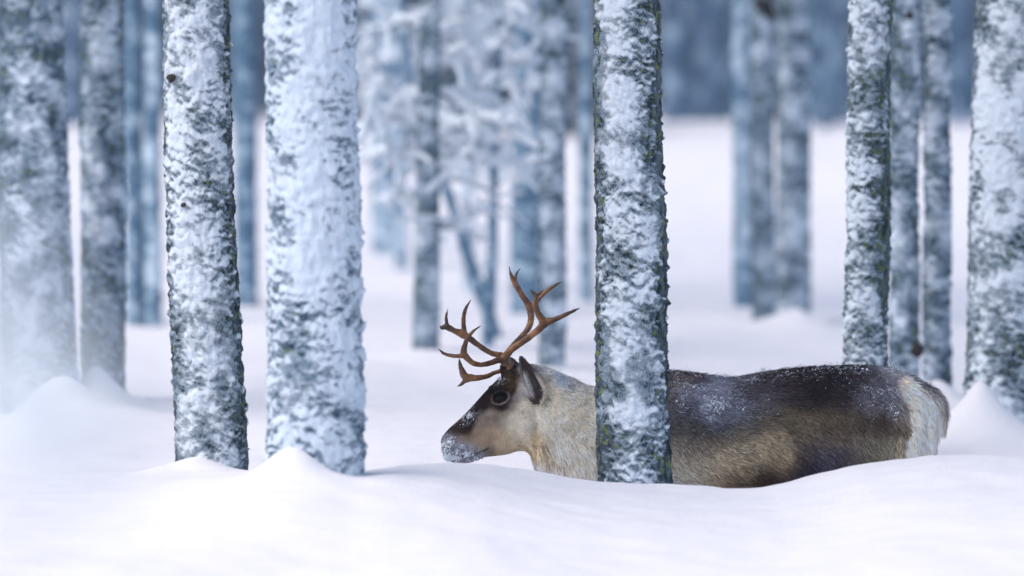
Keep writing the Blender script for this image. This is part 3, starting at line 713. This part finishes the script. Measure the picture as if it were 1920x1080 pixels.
def project(Pl):
    W = Pl+DL; Yn = YD-np.abs(W[:, 1]-YD)
    return 960+FPX*W[:, 0]/Yn, HOR-FPX*(W[:, 2]-CAMZ)/Yn
def line_d(pts, px, py):
    d = np.full(len(px), 1e9)
    for p, q in zip(pts[:-1], pts[1:]):
        p = np.array(p, float); e = np.array(q, float)-p
        t = np.clip(((px-p[0])*e[0]+(py-p[1])*e[1])/(e@e), 0, 1); d = np.minimum(d, np.hypot(px-p[0]-t*e[0], py-p[1]-t*e[1]))
    return d
def face_mark(c, px, py, j1, j2):
    c = c*np.clip(1+.22*j1+.16*j2, .5, 1.4)[:, None]
    d = sdist(FACE, px, py)+3.6*j1; g_ = (.75*(1-sstep(2, 20, d)))[:, None]; c = c*(1-g_)+np.minimum(c, lin((112, 102, 96)))*g_; k = (1-sstep(-6, 6, d))[:, None]
    dk = lin((42, 32, 30))*(1+.45*j2)[:, None]
    br_ = (np.exp(-((px-957)/12)**2-((py-712)/20)**2))[:, None]; dk = dk*(1-br_)+lin((74, 60, 42))*br_
    c = c*(1-k)+np.clip(dk, .004, 1)*k
    d = sdist(MUZZ, px, py)+2.5*j2; k = (1-sstep(-3, 5, d))[:, None]
    mz = lin((104, 104, 114))*(1+.5*j1+.3*j2)[:, None]
    c = c*(1-k*.75)+np.clip(mz, .05, .6)*k*.75
    k = (.8*np.exp(-(line_d([(840, 856), (858, 858), (880, 855), (902, 848), (914, 842)], px, py+j1)/2.0)**2))[:, None]      # lips
    k = np.maximum(k, (.85*np.exp(-((px-836)/4.5)**2-((py-821+.5*(px-836))/3.2)**2))[:, None])                               # nostril
    k = np.maximum(k, (.8*np.exp(-(line_d([(918, 752), (923, 738), (934, 729), (948, 730), (958, 742)], px, py)/2.6)**2))[:, None])  # dark upper lid
    return c*(1-k)+lin((34, 28, 30))*k
def coat(Pl, jit=6.0, seed=0):
    px, py = project(Pl)
    j1 = fbm(Pl*18+3, 3, 51+seed); j2 = fbm(Pl*18+40, 3, 61+seed)
    k_ = np.where(px < 1030, .3, 1.0); px = px+jit*j1*k_; py = py+jit*j2*k_
    out = np.empty((len(Pl), 3))
    for a in range(0, len(Pl), 20000):
        d2 = (px[a:a+20000, None]-CP[None, :, 0])**2+(py[a:a+20000, None]-CP[None, :, 1])**2
        w = np.exp(-d2/(2*CR[None]**2))+1e-4/(1+d2**1.5/1e3)
        out[a:a+20000] = (w@CC)/w.sum(1)[:, None]
    # dark mask over forehead and bridge of the nose
    near = px < 1030
    if near.any():
        out[near] = face_mark(out[near], px[near], py[near], j1[near], j2[near])
    # cream rump patch with a clear edge, dark band left along the spine
    le = np.interp(py, [700, 712, 760, 800, 830, 860, 930], [1700, 1690, 1702, 1713, 1706, 1698, 1690])
    top_ = np.interp(px, [1680, 1700, 1720, 1745, 1762, 1775], [704, 708, 722, 745, 772, 812])
    k2 = sstep(-5, 5, px-le+8*j1)*sstep(-3, 4, py-top_+3*j2)
    cream = lin((250, 228, 202))*(1-.10*np.clip(j1+j2, -1, 1))[:, None]
    warm = np.exp(-((px-le-4)/6)**2)[:, None]; cream = cream*(1-warm*np.array([.06, .22, .36]))
    return out*(1-k2[:, None])+cream*k2[:, None]
def eye_ring(Pl):
    px, py = project(Pl); x = (px-EYE[0]); y = (py-EYE[1])+0.15*x
    r = np.sqrt((x/15.5)**2+(y/12.0)**2); an = np.arctan2(-y, x); return np.exp(-((r-1.05)/.14)**2)*np.clip(.50-.42*np.sin(an)+.25*np.cos(an)+.4*fbm(Pl*120, 2, 14), .1, 1), r
def snowmap(Pl, Nl):
    """how much snow dust lies on the coat"""
    px, py = project(Pl)
    sp = [(1330, 755, 70, 42, .75), (1400, 765, 60, 35, .35), (1290, 730, 40, 25, .6), (1650, 740, 60, 35, .55), (1675, 770, 25, 25, .5), (1600, 720, 60, 25, .25), (1700, 705, 40, 14, .6), (1480, 700, 80, 16, .28), (870, 778, 22, 15, .45), (858, 852, 34, 13, 1.1), (840, 830, 9, 12, 1.0), (932, 712, 16, 7, .7), (1050, 695, 50, 12, .7), (1340, 805, 60, 14, .4), (1750, 750, 20, 20, .4)]
    s = np.zeros(len(px))
    for x, y, rx, ry, w in sp: s = np.maximum(s, w*np.exp(-((px-x)/rx)**2-((py-y)/ry)**2))
    top = sstep(.72, .98, Nl[:, 2])*.55
    return np.maximum(s, top*(px > 980)*(py < 745))
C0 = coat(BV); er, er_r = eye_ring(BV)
er = er*.55; C0 = C0*(1-er[:, None])+lin((150, 142, 136))*er[:, None]
C0[er_r < .9] = lin((30, 20, 18))
sm = snowmap(BV, BN)*sstep(.0, .35, fbm(BV*100, 3, 8))
C0 = 1.4*C0*C0/(C0+.016)*(1-sm[:, None])+np.array([.72, .75, .84])*sm[:, None]
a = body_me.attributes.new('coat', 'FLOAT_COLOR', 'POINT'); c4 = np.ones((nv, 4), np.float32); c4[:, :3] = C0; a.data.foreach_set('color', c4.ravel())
def coat_material(name, rough=.8):
    m, nt, b = newmat(name); at_ = nt.nodes.new('ShaderNodeAttribute'); at_.attribute_name = 'coat'
    n = noise_node(nt, 160, 4, coords(nt), .7)
    r = ramp(nt, n.outputs['Fac'], [(.3, (.72, .72, .72)), (.7, (1.1, 1.1, 1.1))])
    nt.links.new(mixrgb(nt, 1.0, at_.outputs['Color'], r.outputs[0], 'MULTIPLY'), b.inputs['Base Color'])
    b.inputs['Roughness'].default_value = rough; b.inputs['Specular IOR Level'].default_value = .05
    return m
M_COAT = coat_material('reindeer_coat'); M_FUR = coat_material('reindeer_fur', .7)
body_me.materials.clear(); body_me.materials.append(M_COAT); body_me.name = 'body'
body = bpy.data.objects.new('body', body_me); COL.objects.link(body); body.parent = deer
# fur: one fine blade per hair tuft, combed back along the body
def make_fur(N):
    body_me.calc_loop_triangles()
    nt_ = len(body_me.loop_triangles); T = np.empty(nt_*3, np.int32); body_me.loop_triangles.foreach_get('vertices', T); T = T.reshape(-1, 3)
    a, b, c = BV[T[:, 0]], BV[T[:, 1]], BV[T[:, 2]]
    ar = np.linalg.norm(np.cross(b-a, c-a), axis=1); cen = (a+b+c)/3; px, py = project(cen)
    w = ar*np.where(py > 960, .15, 1)*np.where(cen[:, 1] > .03, .45, 1.0)*np.where(px < 1030, 2.2, 1)
    idx = RNG.choice(nt_, N, p=w/w.sum()); u = RNG.random((N, 2)); f = u.sum(1) > 1; u[f] = 1-u[f]
    P = a[idx]+(b-a)[idx]*u[:, :1]+(c-a)[idx]*u[:, 1:]
    Nn = BN[T[idx]].mean(1); Nn /= np.linalg.norm(Nn, axis=1)[:, None]+1e-9
    px, py = project(P)
    L = np.interp(px, [828, 880, 960, 1000, 1060, 1250, 1700, 1775], [.004, .006, .010, .017, .024, .028, .028, .036])
    L = np.where((px > 1690) & (py > 715), .045, L)
    L = np.where((px > 985) & (px < 1110) & (py > 830), .055, L)
    ear = (px > 966) & (px < 1024) & (py < 745) & (P[:, 1] < -.0) & (np.abs(P[:, 1]) > .04); L = np.where(ear, .006, L)
    D = np.zeros((N, 3)); D[:, 0] = np.interp(px, [828, 960, 1010, 1120, 1400, 1600, 1700, 1775], [.9, .8, .5, .6, .9, .7, .3, .05])
    D[:, 2] = -np.interp(px, [828, 960, 1010, 1120, 1400, 1600, 1700, 1775], [-.3, .1, .8, .7, .35, .75, 1.0, 1.2])*np.interp(py, [690, 760, 860], [.35, .8, 1.2])
    # hairs on the cheek and ear follow the surface
    q1 = fbm(P*11, 2, 91); q2 = fbm(P*11+9, 2, 92); q3 = fbm(P*45, 2, 95)
    D[:, 0] += .38*q1+.25*q3; D[:, 2] += .30*q2
    D += RNG.normal(size=(N, 3))*.14
    D -= (D*Nn).sum(1)[:, None]*Nn; D /= np.linalg.norm(D, axis=1)[:, None]+1e-9
    lift = np.interp(px, [828, 960, 1100, 1800], [.25, .25, .38, .30])+.15*fbm(P*24, 2, 96)
    lift = np.where(ear, .15, lift)
    H = D+Nn*np.clip(lift, .1, .8)[:, None]; H /= np.linalg.norm(H, axis=1)[:, None]
    L = L*RNG.uniform(.6, 1.25, N)
    er, r_ = eye_ring(P); keep = (r_ > .93) & ((py < 1000) | (RNG.random(N) < .3))
    L = np.where(r_ < 1.35, L*.45, L)
    P, Nn, H, L, er, D = P[keep], Nn[keep], H[keep], L[keep], er[keep], D[keep]; N = len(P)
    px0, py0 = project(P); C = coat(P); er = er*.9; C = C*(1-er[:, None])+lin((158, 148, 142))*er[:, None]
    px, py = project(P)
    sd_ = np.cross(D, Nn)
    lock = 1+.18*fbm(P*16, 2, 97)+np.where(px < 1130, .26, .42)*fbm(np.stack([(P*sd_).sum(1)*95, (P*D).sum(1)*17, (P*Nn).sum(1)*17], 1), 3, 93, .65)
    lock = np.clip(lock, .35, 1.8)
    br = RNG.uniform(.50, 1.6, N)*lock
    C = 1.72*C*C/(C+.016); C = C.mean(1)[:, None]*.18+C*.82; C = C*(1+.28*sstep(780, 850, py0)*sstep(1120, 1260, px0)*(px0 < 1690)+.12*(px0 < 1130))[:, None]*np.array([1.19, 1.14, 1.08])*br[:, None]
    s = snowmap(P, Nn)*1.7; isn = RNG.random(N) < s*np.clip(.55+.9*fbm(P*60, 2, 98)+.5*fbm(P*17, 2, 99), 0, 1.1)
    C[isn] = np.array([.44, .48, .60])*RNG.uniform(.7, 1.3, (isn.sum(), 1)); L = np.where(isn, L*.45, L)
    side = np.cross(H, Nn); side /= np.linalg.norm(side, axis=1)[:, None]+1e-9
    wd = np.clip(L*.045, .0005, .0016)[:, None]
    root = P-Nn*.002; mid = root+H*(L*.55)[:, None]; tip = root+H*L[:, None]-Nn*(L*.10)[:, None]
    Vf = np.stack([root-side*wd, root+side*wd, mid+side*wd*.8, mid-side*wd*.8, tip], 1).reshape(-1, 3)
    kk = np.arange(N)*5
    F1 = np.stack([kk, kk+1, kk+2, kk+3], 1); F2 = np.stack([kk+3, kk+2, kk+4], 1)
    # quads and triangles: make all triangles
    Fa = np.vstack([F1[:, [0, 1, 2]], F1[:, [0, 2, 3]], F2])
    col = np.repeat(C, 5, axis=0); col[0::5] *= .75; col[1::5] *= .75; col[4::5] *= 1.1
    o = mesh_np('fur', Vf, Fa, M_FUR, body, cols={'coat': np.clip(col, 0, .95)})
    nrm = np.repeat(Nn+.35*H+RNG.normal(size=Nn.shape)*.08, 5, axis=0); nrm /= np.linalg.norm(nrm, axis=1)[:, None]
    o.data.normals_split_custom_set_from_vertices(nrm.tolist())
    return o
make_fur(170000)
def make_ear():
    rows = [(666, 976, 978), (671, 975, 983), (678, 976, 989), (688, 978, 997), (700, 980, 1005), (713, 983, 1013), (726, 987, 1019), (737, 992, 1021), (746, 998, 1018), (753, 1004, 1013)]
    yy = np.array([q[0] for q in rows]); nv_, nu = 60, 33
    ys = np.linspace(666, 753, nv_); Vf, Vb, C = [], [], []
    for y_ in ys:
        l, r_ = np.interp(y_, yy, [q[1] for q in rows]), np.interp(y_, yy, [q[2] for q in rows]); v = (y_-666)/87
        for u in np.linspace(-1, 1, nu):
            x_ = (l+r_)/2+(r_-l)/2*u; w = (r_-l)/40
            off = -.128+.030*v**2+.030*(1-u*u)*w-.004*(u > .0)*u
            Vf.append(dp(x_, y_, off)); Vb.append(dp(x_, y_, off+.007*(1-abs(u)**3)+.0006))
            n_ = float(pnoise(np.array([[u*5, v*2.5, 3.1]]))[0])
            c = np.array([58, 50, 50.]); 
            k = np.exp(-((u+.72+.35*n_)/.40)**2)*sstep(.22, .42, v)*(1-sstep(.8, .98, v)); c = c*(1-k)+np.array([205, 202, 200])*k
            k = sstep(.70, .95, u)*sstep(.25, .5, v); c = c*(1-k)+np.array([168, 160, 150])*k
            k = sstep(.86, 1.0, -u)*(1-sstep(.35, .5, v)); c = c*(1-k)+np.array([70, 68, 70])*k
            k = .5*np.exp(-((u-.25)/.2)**2)*np.exp(-((v-.62)/.22)**2)*max(0, n_+.4); c = c*(1-k)+np.array([110, 118, 128])*k
            C.append(lin(c)*1.5)
    n_ = nv_*nu; V = np.array(Vf+Vb); C = np.array(C+C)
    i = (np.arange(nv_-1)[:, None]*nu+np.arange(nu-1)[None, :]).ravel()
    F = [np.stack([i, i+nu, i+nu+1, i+1], 1), np.stack([i+n_, i+1+n_, i+nu+1+n_, i+nu+n_], 1)]
    a_ = np.arange(nv_-1)*nu; F += [np.stack([a_, a_+n_, a_+nu+n_, a_+nu], 1), np.stack([a_+nu-1, a_+2*nu-1, a_+2*nu-1+n_, a_+nu-1+n_], 1)]
    F = np.vstack(F)
    o = mesh_np('ear', V, F, M_COAT, deer, cols={'coat': np.clip(C, 0, .9)})
    # fringe of short hair on the rims and inside
    N = 9000; idx = RNG.integers(0, n_, N); u = (idx % nu)/(nu-1)*2-1; edge = RNG.random(N) < .35
    idx = np.where(edge, (idx//nu)*nu+np.where(u < 0, 0, nu-1), idx); u = (idx % nu)/(nu-1)*2-1
    P = V[idx]+RNG.normal(size=(N, 3))*.0008; v = (idx//nu)/(nv_-1)
    H = np.stack([-.25+u*.65, -.35+0*u, .9-.5*v], 1)+RNG.normal(size=(N, 3))*.3; H /= np.linalg.norm(H, axis=1)[:, None]
    L = RNG.uniform(.005, .016, N)*(.5+.9*v); side = np.cross(H, [0, -1, 0]); side /= np.linalg.norm(side, axis=1)[:, None]
    Vh = np.stack([P-side*.0008, P+side*.0008, P+H*L[:, None]], 1).reshape(-1, 3)
    Ch = np.repeat(C[idx]*RNG.uniform(.7, 1.6, (N, 1)), 3, axis=0)
    h = mesh_np('ear_fur', Vh, np.arange(3*N).reshape(-1, 3), M_FUR, o, cols={'coat': np.clip(Ch, 0, .9)})
    nn = np.tile([-.1, -1, .3], (3*N, 1)); nn /= np.linalg.norm(nn, axis=1)[:, None]
    h.data.normals_split_custom_set_from_vertices(nn.tolist())
make_ear()
# snow crumbs clinging to the coat
def crumbs():
    mb = MB(); px, py = project(BV); s = snowmap(BV, BN)*(BV[:, 1] < .02)*(py < 900)
    s = s**2*np.clip(fbm(BV*22, 3, 71)+.1, 0, 1)**2*np.where(px < 905, 8, 1)+1e-9
    ids = RNG.choice(nv, 2000, p=s/s.sum())
    Vv, Ff = [], []
    for k_, i_ in enumerate(ids):
        face = px[i_] < 980
        r = (RNG.uniform(.0010, .0034) if face else RNG.uniform(.0008, .0022)*(2.6 if RNG.random() < .03 else 1)); c = BV[i_]+BN[i_]*(.003 if face else RNG.uniform(.006, .014))+RNG.normal(size=3)*.004*(0.5 if face else 1)
        o = np.array([(1, 0, 0), (-1, 0, 0), (0, 1, 0), (0, -1, 0), (0, 0, 1), (0, 0, -1)])*r*RNG.uniform(.6, 1.4, (6, 1))
        Vv.append(c+o); Ff += [[k_*6+q for q in t] for t in ((0, 2, 4), (2, 1, 4), (1, 3, 4), (3, 0, 4), (2, 0, 5), (1, 2, 5), (3, 1, 5), (0, 3, 5))]
    o = mesh_np('snow_crumbs', np.vstack(Vv), np.array(Ff), M_CLUMP, deer); o['kind'] = 'stuff'
crumbs()
bvb = BVHTree.FromPolygons([tuple(v) for v in BV], [tuple(p.vertices) for p in body_me.polygons])
# eyes
m, nt, b = newmat('eye'); b.inputs['Base Color'].default_value = (.012, .007, .005, 1); b.inputs['Roughness'].default_value = .15
b.inputs['Specular IOR Level'].default_value = .06; M_EYE = m
for s in (-1, 1):
    sy = surf(*EYE, bvb, s); c = dp(*EYE)+np.array([0, sy-s*.0055, 0]); mb = MB()
    f = np.linspace(0, math.pi, 17)
    mb.tube([c+np.array([0, s*.0165*math.cos(q), 0]) for q in f][::1], [max(.0245*math.sin(q), .0003) for q in f], 24, 0)
    V_ = mb.V[0]; V_[:, 2] = c[2]+(V_[:, 2]-c[2])*.76+.10*(V_[:, 0]-c[0])
    mb.build('eye', [M_EYE], deer)
# antlers
m, nt, b = newmat('antler'); p = coords(nt)
st = nt.nodes.new('ShaderNodeVectorMath'); st.operation = 'MULTIPLY'; st.inputs[1].default_value = (1, 1, 1); nt.links.new(p, st.inputs[0])
n = noise_node(nt, 16, 4, st.outputs[0]); n2 = noise_node(nt, 110, 5, p, .7)
at_ = nt.nodes.new('ShaderNodeAttribute'); at_.attribute_name = 'tip'
c = ramp(nt, n.outputs['Fac'], [(.34, (.055, .020, .008)), (.50, (.16, .060, .016)), (.66, (.34, .16, .055))])
c2 = mixrgb(nt, at_.outputs['Fac'], c.outputs[0], (.035, .022, .022))
r2 = ramp(nt, n2.outputs['Fac'], [(.35, (.75, .75, .75)), (.65, (1, 1, 1))])
c3 = mixrgb(nt, 1.0, c2, r2.outputs[0], 'MULTIPLY')
nt.links.new(c3, b.inputs['Base Color']); b.inputs['Roughness'].default_value = .27
bump(nt, b, n2.outputs['Fac'], .5, .004); M_ANT = m
def az(zx, zy): return 810+zx*290/1253, 490+zy*250/1080
def antler(chains, tips):
    mb = MB()
    for ch in chains:
        pts, rad = [], []
        for zx, zy, y, r in ch:
            px, py = az(zx, zy); pts.append(dp(px, py, y)); rad.append(r*1.05*.2314/500)
        mb.tube(pts, rad, 12, 0, sub=6)
    V_ = np.vstack(mb.V); F_ = np.vstack(mb.F).tolist()
    r_ = bpy.data.meshes.new('r'); b_ = bmesh.new(); vs = [b_.verts.new(v) for v in V_]
    for f in F_:
        try: b_.faces.new([vs[q] for q in dict.fromkeys(f)])
        except ValueError: pass
    bmesh.ops.recalc_face_normals(b_, faces=b_.faces); b_.to_mesh(r_); b_.free()
    me = remesh(r_, .0022, 3)
    me.materials.clear(); me.materials.append(M_ANT); me.name = 'antler'
    n_ = len(me.vertices); co = np.empty(n_*3, np.float32); me.vertices.foreach_get('co', co); co = co.reshape(-1, 3)
    co = co.astype(float); nr_ = np.empty(n_*3, np.float32); me.vertices.foreach_get('normal', nr_); nr_ = nr_.reshape(-1, 3).astype(float)
    bs = np.linalg.norm((co-dp(*az(612, 840), 0))*np.array([1, .25, 1]), axis=1)
    dd = .0011*fbm(co*60, 3, 31)-.0012*np.abs(fbm(co*np.array([150, 150, 45]), 2, 33))+.003*(1-sstep(.008, .028, bs))*np.abs(pnoise(co*130, 5))
    me.vertices.foreach_set('co', (co+nr_*dd[:, None]).astype(np.float32).ravel()); me.update()
    t = np.zeros(n_)
    for zx, zy, y in tips:
        q = dp(*az(zx, zy), y); d_ = np.linalg.norm((co-q)*np.array([1, .3, 1]), axis=1); t = np.maximum(t, .85*(1-sstep(.01, .07, d_)))
    a_ = me.attributes.new('tip', 'FLOAT', 'POINT'); a_.data.foreach_set('value', t.astype(np.float32))
    o = bpy.data.objects.new('antler', me); COL.objects.link(o); o.parent = deer; return o
# (zoom x, zoom y, depth, radius) traced
N0, N1 = -.045, -.10
antler([
 [(625, 870, N0, 42), (600, 830, N0, 38), (588, 790, -.055, 38), (600, 755, -.06, 32), (650, 700, -.075, 27), (720, 650, -.09, 26), (800, 590, -.11, 26), (870, 530, -.125, 29), (915, 482, -.135, 36), (985, 458, -.14, 22), (1080, 415, -.14, 17), (1150, 382, -.135, 12), (1192, 366, -.13, 3)],
 [(915, 490, -.135, 34), (872, 430, -.14, 28), (845, 370, -.145, 24), (836, 310, -.15, 24), (838, 265, -.15, 23), (810, 232, -.15, 13), (786, 205, -.15, 3)],
 [(836, 300, -.15, 20), (848, 262, -.15, 18), (875, 240, -.15, 12), (903, 217, -.15, 3)],
 [(600, 800, -.055, 30), (540, 790, -.07, 26), (470, 812, -.09, 22), (400, 822, -.11, 20), (335, 805, -.13, 22), (290, 765, -.14, 26), (262, 722, -.15, 28), (272, 650, -.155, 20), (300, 590, -.16, 17), (345, 540, -.16, 13), (405, 500, -.16, 3)],
 [(268, 735, -.15, 28), (235, 745, -.15, 18), (160, 742, -.155, 15), (100, 722, -.16, 13), (52, 682, -.16, 3)],
], [(1192, 366, -.13), (786, 205, -.15), (903, 217, -.15), (405, 500, -.16), (52, 682, -.16)])
antler([
 [(640, 860, .045, 38), (615, 820, .045, 34), (600, 780, .05, 32), (640, 715, .07, 24), (700, 650, .10, 23), (750, 600, .12, 24), (790, 540, .14, 25), (805, 470, .15, 27), (795, 400, .16, 32), (770, 350, .165, 28), (720, 275, .17, 24), (675, 200, .17, 24), (640, 130, .17, 15), (622, 52, .17, 3)],
 [(672, 190, .17, 18), (678, 140, .17, 12), (690, 105, .17, 9), (722, 64, .17, 3)],
 [(800, 400, .16, 26), (850, 345, .165, 20), (890, 295, .17, 20), (950, 245, .17, 17), (1010, 205, .17, 12), (1055, 183, .17, 3)],
 [(600, 780, .05, 30), (540, 765, .045, 26), (470, 745, .04, 22), (390, 695, .035, 22), (310, 635, .03, 26), (250, 595, .025, 34), (180, 565, .02, 24), (115, 532, .015, 26), (80, 540, .01, 16), (62, 522, .01, 6)],
 [(262, 600, .025, 26), (257, 540, .025, 20), (255, 460, .02, 17), (275, 380, .02, 14), (318, 308, .02, 3)],
 [(128, 540, .015, 22), (118, 500, .015, 15), (115, 440, .01, 12), (132, 372, .01, 3)],
 [(610, 850, .03, 26), (560, 885, .01, 18), (510, 902, 0, 18), (440, 930, -.01, 20), (370, 942, -.02, 24), (310, 940, -.025, 32), (275, 935, -.03, 34), (245, 885, -.03, 26), (228, 830, -.03, 16), (220, 778, -.03, 3)],
 [(300, 945, -.025, 28), (265, 965, -.03, 20), (240, 990, -.03, 13), (202, 1010, -.03, 4)],
], [(622, 52, .17), (722, 64, .17), (1055, 183, .17), (62, 522, .01), (318, 308, .02), (132, 372, .01), (220, 778, -.03), (202, 1010, -.03)])

# ------------------------------------------------------------------ haze
m = bpy.data.materials.new('haze'); m.use_nodes = True; nt = m.node_tree; nt.nodes.clear()
out = nt.nodes.new('ShaderNodeOutputMaterial'); v = nt.nodes.new('ShaderNodeVolumePrincipled')
v.inputs['Color'].default_value = (.58, .78, 1.0, 1); v.inputs['Density'].default_value = 0.0014; v.inputs['Anisotropy'].default_value = 0.0
nt.links.new(v.outputs[0], out.inputs['Volume'])
x0, x1, y0, y1, z0, z1 = -125, 125, -12, 185, -1.6, 17
Vh = [(x, y, z) for x in (x0, x1) for y in (y0, y1) for z in (z0, z1)]
mh = bpy.data.meshes.new('haze'); mh.from_pydata(Vh, [], [(0, 1, 3, 2), (4, 6, 7, 5), (0, 4, 5, 1), (2, 3, 7, 6), (0, 2, 6, 4), (1, 5, 7, 3)])
mh.materials.append(m); hz = bpy.data.objects.new('haze', mh); COL.objects.link(hz); hz['kind'] = 'stuff'
